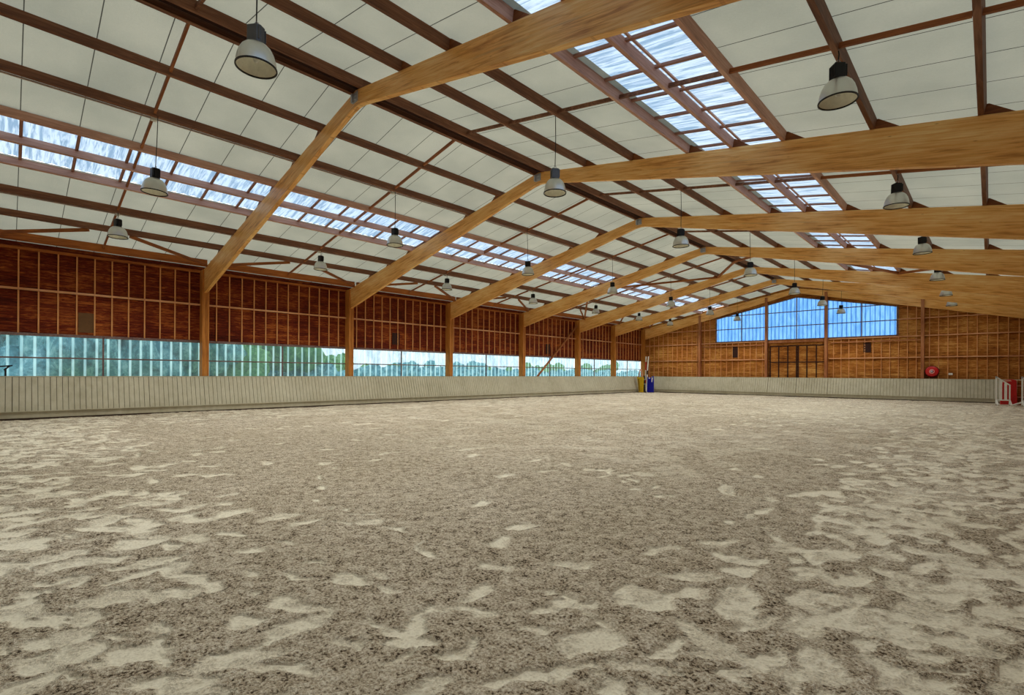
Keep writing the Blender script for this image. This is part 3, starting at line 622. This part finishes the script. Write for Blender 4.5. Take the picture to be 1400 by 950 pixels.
# ------------------------------------------------------------------ purlins, sag bars, braces
rank = {0: 'at the ridge', 1: 'first below the ridge', 2: 'second below the ridge', 3: 'above the rooflight', 4: 'in the middle of the rooflight', 5: 'below the rooflight', 6: 'third above the wall', 7: 'second above the wall', 8: 'at the eave'}
for k in range(7):
    y0, y1 = FR[k], FR[k + 1]
    for s in (-1, 1):
        side = 'left' if s < 0 else 'right'
        for i, x in enumerate(PX):
            if s > 0 and i == 8 and False: continue
            n = Vector((s * S, 0, 1)).normalized()
            base = Vector((s * x, y0, ztop(x)))
            a = base + n * PH / 2; b = a + Vector((0, y1 - y0, 0))
            mat = W_skylit if i in (3, 4, 5) else W_eave if i == 8 else W_purlin
            M = Matrix.Translation(a)
            wd = .085
            m_ = MB().beam(a + Vector((0, .11 if k == 0 else .1, 0)), b + Vector((0, .12, 0)), wd, PH - .01, n)
            if i == 8: m_ = MB().beam(a + Vector((0, .19, 0)), b + Vector((0, .06, 0)), .1, PH + .1, n)
            o = m_.build('roof_purlin', mat, M=M)
            tag(o, 'brown roof purlin %s, %s slope, %s bay from camera' % (rank[i], side, ordn[k]), 'purlin', 'roof purlins')
        # slender sag bar crossing the purlins at mid bay
        ym = (y0 + y1) / 2 + .02
        st = empty('sag_bar', (s * 6, ym, zceil(6))); tag(st, 'thin brown bar across the purlins, %s slope, %s bay from camera' % (side, ordn[k]), 'bar', 'mid bay sag bars')
        for x0, x1 in zip(PX, PX[1:]):
            M = frame_matrix((s * x0, ym, ztop(x0)), (s * x1, ym, ztop(x1)))
            nz = .09
            MB().beam((s * (x0 + .043), ym, ztop(x0 + .043) + nz), (s * (x1 - .043), ym, ztop(x1 - .043) + nz), .05, .075).build('bar_segment', W_brace if s < 0 or x0 > 7 else W_purlin, st, M=M)
        if s < 0:
            for e, (yy, yt) in enumerate(((y0 + .2, ym - .55), (y1, ym + .55))):
                a = (-12.3, yy, ztop(12.3) + .0); b = (-10.68, yt, ztop(10.68) + .0)
                M = frame_matrix(a, b)
                o = MB().beam(a, b, .09, .10).build('eave_brace', W_brace, M=M)
                tag(o, 'slanting brown eave brace, %s end of the %s bay on the left slope' % (('near', 'far')[e], ordn[k]), 'brace', 'slanting eave braces')
tag(MB().box(-.14, .14, FR[0] + .2, YG - .02, ztop(0) + .10, ztop(0) + .16).build('ridge_shade_strip', M_vent), 'dark strip added as the shade in the gap between the two ridge purlins', 'board')  # added dark strip standing in for the shaded ridge gap
# thin cable conduits below two purlins
for (x, lb) in ((-3.53, 'thin grey cable conduit along the second purlin left of the ridge'), (-9.08, 'thin grey cable conduit along the purlin of the lowest lamp row')):
    cd = MB().tube([(x, FR[0] + .3, ztop(x) + .0), (x, FR[7] - .1, ztop(x) + .0)], .022, 8).build('cable_conduit', M_cond); tag(cd, lb, 'conduit')
    for k in range(7):
        y = (FR[k] + FR[k + 1]) / 2 + .02
        MB().box(x - .05, x + .05, y - .06, y + .06, ztop(x) - .05, ztop(x) + .03).build('junction_box', M_white, cd)
# zigzag wind bracing between the fourth and fifth visible frames
ya, yb = FR[4] + .2, FR[5] + .05
zz = [(-12.3, yb), (-7.35, ya), (-1.85, yb), (3.45, ya), (7.35, yb), (12.3, ya)]
wb = ['lowest left', 'second from left', 'left of the ridge', 'right of the ridge', 'lowest right']
for i, ((x0, y0), (x1, y1)) in enumerate(zip(zz, zz[1:])):
    a = Vector((x0, y0, ztop(x0) - .06)); b = Vector((x1, y1, ztop(x1) - .06))
    mb = MB()
    if x0 * x1 < 0 or i == 2:
        # bends at the ridge with the roof
        t = -x0 / (x1 - x0); m_ = Vector((0, y0 + (y1 - y0) * t, ztop(0) - .06))
        mb.beam(a, m_, .11, .11).beam(m_, b, .11, .11)
    else: mb.beam(a, b, .11, .11)
    o = mb.build('wind_brace', W_brace, M=frame_matrix(a, b)); tag(o, 'diagonal timber wind brace under the roof far back, %s' % wb[i], 'brace', 'diagonal roof wind braces')
a, b = (-12.95, FR[4] + .35, .25), (-12.95, FR[5] - .05, 5.45)
o = MB().beam(a, b, .1, .12, (1, 0, 0)).build('wall_brace', W_brace, M=frame_matrix(a, b)); tag(o, 'long diagonal timber brace rising across the fifth window on the left wall', 'brace')

# ------------------------------------------------------------------ kickboards
def kick_section(name, label, p0, p1, inward, npan, skip=()):
    """p0->p1 on the floor line; inward = unit vector into the arena"""
    p0 = Vector(p0); p1 = Vector(p1); d = (p1 - p0); L = d.length; d.normalize(); inn = Vector(inward)
    root = empty(name, tuple((p0 + p1) / 2)); tag(root, label, 'kickboard', 'sloping beige kickboards')
    up = Vector((0, 0, 1))
    def quad_prism(u0, u1, pts, mat, nm, par=root):
        """pts: outline in the (inward, z) plane"""
        vs = []
        for u in (u0, u1):
            for (i_, z_) in pts: vs.append(p0 + d * u + inn * i_ + up * z_)
        n = len(pts)
        fs = [tuple(range(n)), tuple(range(n, 2 * n))[::-1]] + [(i, i + n, (i + 1) % n + n, (i + 1) % n) for i in range(n)]
        m_ = MB(); m_.add(vs, fs); return m_
    pw = L / npan
    for j in range(npan):
        u0 = j * pw + .009; u1 = (j + 1) * pw - .009
        m_ = MB(); nb = 6
        for q in range(nb):      # tongue and groove boards of one panel
            a = u0 + (u1 - u0) * q / nb + (.007 if q else 0); b = u0 + (u1 - u0) * (q + 1) / nb - (.007 if q < nb - 1 else 0)
            t = quad_prism(a, b, [(0, .25), (.02, .25), (-.30, 1.41), (-.32, 1.41)], None, '')
            m_.add(t.v, t.f)
        m_.build('kick_panel', M_kick, root)
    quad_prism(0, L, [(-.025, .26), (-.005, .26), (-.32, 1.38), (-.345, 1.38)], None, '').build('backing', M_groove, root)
    quad_prism(0, L, [(-.38, 1.405), (-.29, 1.405), (-.285, 1.43), (-.38, 1.43)], None, '').build('cap', M_kick, root)
    quad_prism(0, L, [(-.05, .235), (.035, .235), (.035, .262), (-.05, .262)], None, '').build('ledge', M_kick, root)
    sk = quad_prism(0, L, [(-.06, .03), (-.03, .03), (-.03, .235), (-.06, .235)], None, ''); sk.build('skirt_board', M_kick, root)
    quad_prism(0, L, [(-.07, -.08), (-.04, -.08), (-.04, .04), (-.07, .04)], None, '').build('base_gap', M_base, root)  # dark brown strip along the foot of the skirt
    return root
for k in range(7):
    y0 = FR[k] if k else YB + .1
    n = round((FR[k + 1] - y0) / .955)
    y1 = FR[k + 1] if k < 6 else 41.3
    lab = ['leftmost', 'second', 'third', 'fourth', 'fifth', 'sixth', 'seventh and last']
    kick_section('kickboard', 'beige sloping kickboard below the %s ribbon window from the left' % (lab[k] if k else 'leftmost'), (-12.28, y0, 0), (-12.28, y1, 0), (1, 0, 0), n)
for (x0, x1, n, lb) in ((-11.95, -7.4, 5, 'beige kickboard on the far wall beside the blue jump filler'), (-7.4, -1.85, 6, 'beige kickboard on the far wall left of the door'),
                        (-1.84, .15, 2, 'left kickboard gate below the far sliding door'), (.16, 2.2, 2, 'right kickboard gate below the far sliding door'),
                        (2.21, 7.4, 5, 'beige kickboard on the far wall right of the door'), (7.4, 12.6, 5, 'beige kickboard on the far wall below the red hose reel')):
    kick_section('kickboard', lb, (x0, 41.62, 0), (x1, 41.62, 0), (0, -1, 0), n)

# ------------------------------------------------------------------ pendant lamps
def make_lamp(xp, y, zp, grey):
    """high bay pendant, rim at z = 5.83; origin at the hook under the purlin"""
    zr = 5.83; r = empty('pendant_lamp', (xp, y, zr)); L = zp - zr
    box = M_grey if grey else M_black
    def P(mb, nm, mat, **k):
        par = k.pop('par', r)
        o = mb.build(nm, mat, **k); o.parent = par; return o
    P(MB().tube([(0, 0, .62), (.01, 0, L * .55 + .3), (0, 0, L)], .009, 6), 'cord', M_black2)
    g = MB(); P_ = [(-.09, -.08), (.06, -.08), (.095, -.04), (.095, .05), (.05, .085), (-.09, .085)]
    g.prism(P_, .33, .56, 'z'); 
    for q in range(5): g.box(-.097, .1, -.07 + q * .033, -.06 + q * .033, .36, .54)
    P(g, 'gearbox', box, bevel=.012)
    P(MB().tube([(-.03, 0, .56), (-.03, 0, .61), (0, 0, .635), (.03, 0, .61), (.03, 0, .56)], .008, 6), 'hook', M_steel)
    pr = [(.075, .33), (.10, .325), (.15, .30), (.19, .26), (.222, .20), (.244, .13), (.256, .06), (.262, 0), (.254, 0), (.248, .06), (.236, .13), (.214, .2), (.182, .252), (.144, .288), (.09, .305), (.0, .306)]
    sh = P(MB().lathe(pr[:8], n=40), 'reflector', M_alu, smooth=True)
    P(MB().lathe(pr[8:], n=40), 'reflector_lining', M_refl, smooth=True, par=sh)
    P(MB().lathe([(.268, -.006), (.268, .012), (.25, .012), (.25, -.006)], n=40, close=True), 'rim', M_dark, par=sh)
    P(MB().lathe([(.0, .07), (.03, .08), (.045, .12), (.045, .17), (.03, .22), (.022, .31)], n=16), 'bulb', M_bulb, smooth=True)
    return r
def copy_tree(o, parent=None):
    c = o.copy(); C.objects.link(c)
    if parent is not None: c.parent = parent
    for ch in o.children: copy_tree(ch, c)
    return c
protos = {}
rows = [(-8.95, 9.0, 'lowest row by the left wall'), (-3.4, 3.45, 'left row below the ridge'), (3.42, 3.45, 'right row below the ridge'), (9.04, 9.0, 'lowest row on the right')]
for (x, px, rn) in rows:
    for k in range(7):
        if x > 9 and k == 0: continue
        y = (FR[k] + FR[k + 1]) / 2 + .02
        grey = (x == 3.42 and k in (0, 1))
        key = (abs(x) > 6, grey)
        zp = ztop(px)
        if key in protos:
            r = copy_tree(protos[key]); r.location = (x, y, 5.83)
        else:
            r = make_lamp(x, y, zp, grey); protos[key] = r
        r.rotation_euler = (random.uniform(-.03, .03), random.uniform(-.03, .03), random.uniform(0, .5) + (.5 if x > 0 else 0))
        j = k if x > 9 else k
        if key[0]:
            pass
        nth = ordn[k - 1] if x > 9 else ordn[k]
        tag(r, '%s bell shaped pendant lamp, %s, %s from camera' % ('grey topped aluminium' if grey else 'black topped aluminium', rn, nth), 'lamp', 'bell shaped pendant lamps')

# added fill: a wide spot at each unlit lamp place brightens the sand
for (x, px, rn) in rows:
    for k in range(7):
        l = bpy.data.lights.new('fill_spot', 'SPOT'); l.energy = FILL * (.38 if x > 9 else 1.1) * (FR[k + 1] - FR[k]) / D; l.spot_size = math.radians(165); l.spot_blend = 1.0
        l.shadow_soft_size = 0.0; l.color = (1, .97, .90)
        o = bpy.data.objects.new('fill_spot', l); C.objects.link(o); o.location = (x, (FR[k] + FR[k + 1]) / 2 + .02, 5.80)

# ------------------------------------------------------------------ small wall things
def vent(x0, x1, y0, y1, z0, z1, lb):
    o = MB().box(x0, x1, y0, y1, z0, z1)
    for q in range(4):
        z = z0 + (z1 - z0) * (q + .5) / 4
        if x1 - x0 < y1 - y0: o.box(x1, x1 + .012, y0 + .02, y1 - .02, z - .03, z + .03)
        else: o.box(x0 + .02, x1 - .02, y0 - .012, y0, z - .03, z + .03)
    tag(o.build('wall_vent', M_vent), lb, 'vent')
vent(-XW, -XW + .03, 28.15, 28.65, 3.1, 3.85, 'small dark louvred panel in the left wall beside the diagonal brace')
vent(-XW, -XW + .03, 14.95, 15.42, 3.2, 3.85, 'small dark louvred panel in the left wall above the third window')
vent(-4.8, -4.35, YG - .04, YG, 3.05, 3.95, 'small dark louvred panel on the far gable left of the door')
vent(4.25, 4.68, YG - .04, YG, 3.25, 3.95, 'small dark louvred panel on the far gable right of the door')
# dark panel with dusty patch, left
tag(MB().box(-XW, -XW + .015, 1.78, 2.24, 3.03, 3.75).build('wall_patch_board', plain('patch_board', srgb(104, 74, 44), .8)), 'square repair board let into the left wall above the first window', 'board')

# fire hose reel on the gable
hr = empty('hose_reel', (7.98, YG - .12, 1.9)); tag(hr, 'round red fire hose reel fixed to the far gable above the kickboard', 'hose reel')
Mx = Matrix.Translation((7.98, YG - .12, 1.9)) @ Matrix.Rotation(math.radians(90), 4, 'X')
def hp(mb, nm, mat, smooth=True):
    o = mb.build(nm, mat, smooth=smooth); o.data.transform(Matrix.Rotation(math.radians(90), 4, 'X')); o.parent = hr; return o
hp(MB().lathe([(0, .20), (.28, .19), (.335, .17), (.345, .14), (.33, .12), (.25, .12), (.25, .02), (.33, .02), (.345, 0), (.335, -.03), (0, -.04)], n=40), 'reel_drum', M_red)
hp(MB().lathe([(0, .235), (.05, .23), (.07, .20), (.07, .19)], n=24), 'hub', M_steel)
hp(MB().lathe([(.10, .19), (.12, .202), (.14, .19)], n=24), 'hub_ring', M_white)
bpy.data.objects['hub_ring'].parent = bpy.data.objects['hub']
hp(MB().tube([(.35 * math.cos(a / 8), .35 * math.sin(a / 8), .07 + .01 * math.sin(a)) for a in range(0, 51)], .022, 8), 'hose', M_black2)
hp(MB().box(-.09, .09, -.05, .05, -.1, .02), 'wall_bracket', M_dark, False)
sg = MB().box(8.78, 8.98, YG - .1, YG - .085, 1.68, 1.80)
sg.box(8.8, 8.96, YG - .102, YG - .1, 1.765, 1.785)
tag(sg.build('notice', M_paper), 'small white notice on the far gable right of the red hose reel', 'notice')
# T shaped holder on the left kickboard
th = empty('post_light', (-12.6, -.06, 1.43)); tag(th, 'small dark T shaped fitting standing on the left kickboard at the photo edge', 'fitting')
MB().box(-12.625, -12.575, -.09, -.04, 1.42, 1.68).build('stem', M_dark, th)
MB().beam((-12.6, -.22, 1.74), (-12.6, .10, 1.78), .09, .045).build('head', M_dark, th)
MB().beam((-12.6, -.10, 1.62), (-12.6, .02, 1.76), .05, .05).build('collar', M_dark, th)

# ------------------------------------------------------------------ jump equipment, right
def wing(x0, x1, y, h0, h1, label, lean=0, flip=1):
    r = empty('jump_wing', ((x0 + x1) / 2, y, 0)); tag(r, label, 'jump stand', 'white slatted jump wings')
    t = .06
    def bar(a, b, nm, w=t, dpt=.05):
        M = frame_matrix(a, b, (0, 1, 0)); MB().beam(a, b, w, dpt, (0, 1, 0)).build(nm, M_white, r)
    L = lambda z: lean * z
    bar((x0 + .03, y + L(.1), .05), (x0 + .03, y + L(h0), h0), 'upright', .075)
    bar((x1 - .03, y + L(.1), .05), (x1 - .03, y + L(h1), h1), 'upright', .065)
    bar((x0, y + L(h0), h0), (x1, y + L(h1), h1), 'top_bar')
    bar((x0 + .05, y + L(.28), .29), (x1 - .03, y + L(.28), .29), 'bottom_bar')
    for q in (1, 2):
        x = x0 + (x1 - x0) * q / 3 + .01; zz_ = h0 + (h1 - h0) * q / 3
        bar((x, y + L(.3), .3), (x, y + L(zz_), zz_ - .03), 'slat', .115, .02)
    for x in (x0 + .03, x1 - .03):
        f = MB(); f.beam((x, y, .28), (x + .07, y - .42, .03), .06, .07); f.beam((x, y, .28), (x + .0, y + .35, .03), .06, .07); f.build('foot', M_white, r)
    return r
wing(10.93, 11.52, 38.55, 1.6, 1.1, 'white slatted jump wing with sloping top, leftmost, in front of red filler')
wing(11.93, 12.5, 38.2, 1.58, 1.1, 'white slatted jump wing at the right edge of the photo', .0)
# red filler panel with rounded head
rf = empty('jump_filler', (11.48, 39.2, 0)); tag(rf, 'red plastic jump filler with rounded top behind the white wing', 'jump filler')
pts = [(11.12, .02), (11.8, .02), (11.78, 1.36)] + [(11.52 + .26 * math.cos(a), 1.36 + .08 * math.sin(a)) for a in [i * math.pi / 8 for i in range(1, 8)]] + [(11.24, 1.34), (11.14, .9)]
MB().prism(pts, 39.2, 39.45).build('body', M_red, rf, bevel=.02)
MB().prism([(11.2, 1.30), (11.58, 1.34), (11.52, 1.41), (11.24, 1.40)], 39.18, 39.2).build('pale_label', M_pinky, rf)
o = MB().beam((11.56, 38.1, .03), (11.95, 38.25, .2), .07, .07).beam((11.95, 38.25, .2), (12.3, 38.3, .12), .07, .07).build('curved_foot_bar', M_white); tag(o, 'white curved foot bar lying between the two white wings', 'jump foot')
bp = empty('wooden_panel', (11.9, 39.5, 0)); tag(bp, 'narrow brown wooden panel between red filler and right wing', 'panel')
MB().box(11.8, 12.1, 39.5, 39.55, .0, 1.38).build('board', W_gable, bp)
MB().box(11.8, 12.12, 39.46, 39.5, .42, .48).box(11.8, 12.12, 39.46, 39.5, 1.05, 1.11).build('batten', M_pinky, bp)

# ------------------------------------------------------------------ jump equipment, far left corner
yf = empty('jump_filler', (-11.85, 39.8, 0)); tag(yf, 'yellow jump filler standing in the far left corner', 'jump filler')
MB().prism([(-12.0, 0), (-11.6, 0), (-11.6, .4), (-11.56, 1.3), (-11.66, 1.38), (-12.05, 1.34), (-12.16, 1.42), (-12.2, 1.28), (-12.12, .9), (-12.06, .4)], 39.74, 39.86).build('panel', M_yel, yf, bevel=.01)
MB().prism([(-11.97, .1), (-11.88, .1), (-11.98, 1.2), (-12.1, 1.2)], 39.72, 39.745).build('side_stripe', plain('dark_yellow', srgb(130, 100, 10), .6), yf)
bf = empty('jump_filler', (-11.2, 40.4, 0)); tag(bf, 'blue jump filler with white stripe in the far left corner', 'jump filler')
MB().prism([(-11.54, 0), (-10.9, 0), (-10.9, 1.0), (-10.92, 1.47), (-11.1, 1.36), (-11.3, 1.32), (-11.5, 1.38)], 40.34, 40.46).build('panel', M_blue, bf, bevel=.01)
MB().prism([(-11.08, .95), (-11.02, .9), (-10.95, 1.3), (-11.06, 1.34)], 40.32, 40.345).build('white_stripe', M_white, bf)
MB().prism([(-11.36, 1.22), (-11.22, 1.22), (-11.22, 1.32), (-11.36, 1.32)], 40.32, 40.345).build('white_badge', M_white, bf)
for (x, y, lb, red) in ((-11.87, 40.5, 'white and red jump pole upright in the far left corner, left one', True), (-11.52, 40.3, 'white jump pole upright in the far left corner, right one', False)):
    r = empty('jump_pole', (x, y, 0)); tag(r, lb, 'jump pole', 'upright jump poles')
    x2 = x + (.06 if red else -.06)
    pos = lambda z: (x2 + (x - x2) * z / 3.24, y + .08 * z, z)
    cuts = [0, .8, 1.1, 2.0, 2.75, 3.24] if red else [0, 1.6, 1.95, 3.24]
    mats = [M_white, M_red, M_white, M_redw, M_white] if red else [M_white, M_dark, M_white]
    for j, (c0, c1) in enumerate(zip(cuts, cuts[1:])):
        MB().tube([pos(c0), pos(c1)], .05, 12).build('pole_band', mats[j], r, smooth=False)
jc = empty('jump_stand', (-11.65, 40.1, 0)); tag(jc, 'dark jump stand between the yellow and blue fillers', 'jump stand')
MB().box(-11.72, -11.62, 40.05, 40.15, 0, 1.5).build('upright', M_dark, jc)
MB().box(-11.82, -11.52, 40.0, 40.2, 0, .08).build('foot', M_dark, jc)
MB().box(-11.74, -11.56, 39.99, 40.05, .7, .78).box(-11.74, -11.56, 39.99, 40.05, 1.1, 1.18).build('pole_cup', M_steel, jc)
arch = MB().tube([(-12.05, 39.75, 1.35)] + [(-11.98 + .14 * (1 - math.cos(a)) , 39.85, 1.9 + .16 * math.sin(a)) for a in [i * math.pi / 8 for i in range(0, 5)]] + [(-11.72, 39.95, 1.3)], .05, 10)
tag(arch.build('arched_pole_holder', M_pinky, smooth=True), 'pale salmon arched pipe behind the yellow filler', 'pole holder')

# ------------------------------------------------------------------ outside: grass, trees
def leafmat(name, a, b, c):
    t = NT(name); n = t.noise(t.tex(), 2.5, 5, .7)
    return t.pbr(t.ramp(n, [(.35, a), (.5, b), (.65, c)]), .8, spec=.1)
L1 = leafmat('leaves_teal', srgb(64, 112, 118), srgb(118, 178, 184), srgb(188, 228, 226))
L2 = leafmat('leaves_green', srgb(62, 110, 56), srgb(108, 160, 86), srgb(160, 196, 130))
gm = leafmat('meadow', srgb(108, 140, 82), srgb(140, 172, 106), srgb(176, 196, 140))
struct(MB().add([(-220, -120, -.4), (-13.4, -120, -.4), (-13.4, 200, -.4), (-220, 200, -.4)], [(0, 1, 2, 3)]).build('ground_outside', gm), 'green meadow outside the left windows')
struct(MB().add([(-13.4, 42.6, -.4), (60, 42.6, -.4), (60, 200, -.4), (-13.4, 200, -.4)], [(0, 1, 2, 3)]).build('ground_beyond_gable', gm), 'green meadow beyond the gable')
def ico_blob(mb, c, r, seed):
    rs = random.Random(seed); nu, nv = 16, 10
    ph = [rs.uniform(0, 6) for _ in range(6)]
    vs = []; fs = []
    for j in range(nv + 1):
        th = math.pi * j / nv
        for i in range(nu):
            a = 2 * math.pi * i / nu
            rr = r * (1 + .18 * math.sin(3 * a + ph[0] + 2 * th) + .14 * math.sin(5 * a + ph[1]) * math.sin(4 * th + ph[2]) + rs.uniform(-.08, .08))
            vs.append((c[0] + rr * math.sin(th) * math.cos(a), c[1] + rr * math.sin(th) * math.sin(a), c[2] + rr * .9 * math.cos(th)))
    for j in range(nv):
        for i in range(nu): fs.append((j * nu + i, j * nu + (i + 1) % nu, (j + 1) * nu + (i + 1) % nu, (j + 1) * nu + i))
    mb.add(vs, fs)
def tree(x, y, h, w, mat, lb, seed):
    r = empty('tree', (x, y, -.4)); tag(r, lb, 'tree', 'trees outside the left windows')
    MB().tube([(x, y, -.4), (x + .1, y, h * .3), (x - .05, y + .1, h * .6)], .18, 8).build('trunk', M_trunk, r)
    m_ = MB(); rs = random.Random(seed)
    for j in range(11):
        a = rs.uniform(0, 6.28); q = rs.uniform(.1, .8) * w; rr = min(rs.uniform(.28, .42) * w, rs.uniform(.24, .34) * h)
        ico_blob(m_, (x + q * math.cos(a), y + q * math.sin(a), rs.uniform(.3 * rr, h - rr * .95) if j else h - rr), rr, seed * 31 + j)
    m_.build('foliage', mat, r, smooth=True)
TREES = [(-27.2, -1.9, 8, 6, 0, 'bushy teal green tree outside the first window, far left'),
  (-26.2, 0.5, 8.5, 6, 0, 'tall teal tree outside the first window beside the photo edge'),
  (-27.1, 2.9, 8.8, 6, 0, 'broad teal tree outside the middle of the first window'),
  (-28.8, 5.9, 9, 6.5, 0, 'dense tree outside the right half of the first window'),
  (-30.2, 9.2, 8, 5.5, 0, 'dark tree just left of the first column outside'),
  (-31.4, 12.5, 5.2, 6, 1, 'green tree outside the left half of the second window'),
  (-45.7, 20.4, 4.3, 6, 1, 'rounded tree outside the middle of the second window'),
  (-46.0, 25.0, 3.9, 7, 1, 'low green tree outside the right half of the second window'),
  (-58.9, 39.4, 3.0, 6, 1, 'low tree outside the left half of the third window'),
  (-59.9, 49.0, 3.9, 8, 0, 'hazy tree outside the right half of the third window'),
  (-65.2, 65.1, 4.0, 8, 0, 'distant tree outside the fourth window'),
  (-68.9, 75.8, 3.0, 10, 1, 'low distant tree outside the fourth window'),
  (-67.8, 90.7, 4.4, 9, 1, 'green tree outside the fifth window behind the diagonal brace'),
  (-69.9, 114.5, 5.0, 10, 1, 'green tree outside the sixth window')]
for i, (x, y, h, w, m_, lb) in enumerate(TREES): tree(x, y, h, w, (L1, L2)[m_], lb, 100 + i)

for j, (ya_, yb_, lb) in enumerate(((9, 24, 'low clipped hedge outside the second window'), (26, 46, 'low hedge outside the third window'), (48, 72, 'low hedge far off outside the fourth window'), (74, 118, 'farthest low hedge beyond the sixth window'))):
    m_ = MB(); rs = random.Random(j + 5); y = ya_
    while y < yb_:
        ico_blob(m_, (-30 - rs.uniform(0, 1), y, .6), rs.uniform(1.1, 1.75), j * 77 + int(y * 3)); y += 1.1
    o = m_.build('hedge', L1, smooth=True, loc=(-30, (ya_ + yb_) / 2, 0)); tag(o, lb, 'hedge', 'hedges outside the left windows')

# ------------------------------------------------------------------ sky, camera
wd = bpy.data.worlds.new('sky'); bpy.context.scene.world = wd; wd.use_nodes = True
nt = wd.node_tree; nt.nodes.clear()
tc = nt.nodes.new('ShaderNodeTexCoord'); sx = nt.nodes.new('ShaderNodeSeparateXYZ'); nt.links.new(tc.outputs['Generated'], sx.inputs[0])
rp = nt.nodes.new('ShaderNodeValToRGB'); e = rp.color_ramp.elements
e[0].position = 0; e[0].color = (.86, .94, 1, 1); e[1].position = .8; e[1].color = (.66, .82, 1, 1)
nt.links.new(sx.outputs[2], rp.inputs[0])
ns = nt.nodes.new('ShaderNodeTexNoise'); ns.inputs['Scale'].default_value = 2.2; ns.inputs['Detail'].default_value = 5; nt.links.new(tc.outputs['Generated'], ns.inputs['Vector'])
rc = nt.nodes.new('ShaderNodeValToRGB'); rc.color_ramp.elements[0].position = .42; rc.color_ramp.elements[1].position = .66
nt.links.new(ns.outputs[0], rc.inputs[0])
mx = nt.nodes.new('ShaderNodeMix'); mx.data_type = 'RGBA'; nt.links.new(rc.outputs[0], mx.inputs[0]); nt.links.new(rp.outputs[0], mx.inputs[6]); mx.inputs[7].default_value = (1.0, 1.0, 1.0, 1)
bg = nt.nodes.new('ShaderNodeBackground'); bg.inputs[1].default_value = 1.38; nt.links.new(mx.outputs[2], bg.inputs[0])
wo = nt.nodes.new('ShaderNodeOutputWorld'); nt.links.new(bg.outputs[0], wo.inputs[0])

cam = bpy.data.cameras.new('camera'); co = bpy.data.objects.new('camera', cam); C.objects.link(co)
cam.sensor_width = 36; cam.lens = 671.6133 * 36 / 1400; cam.shift_y = (510.85 - 475) / 1400
cam.clip_start = .05; cam.clip_end = 500
yaw, roll = .7729, .0056
co.matrix_world = Matrix.Translation((10.7516, 0, 1.6004)) @ Matrix.Rotation(yaw, 4, 'Z') @ Matrix.Rotation(math.pi / 2, 4, 'X') @ Matrix.Rotation(roll, 4, 'Z')
sc = bpy.context.scene; sc.camera = co
sc.view_settings.view_transform = 'Standard'; sc.view_settings.look = 'None'; sc.view_settings.exposure = EXPO = 0.74; sc.view_settings.gamma = 1.0
sc.cycles.max_bounces = 8; sc.cycles.diffuse_bounces = 5; sc.cycles.transparent_max_bounces = 12
sc.cycles.use_denoising = True
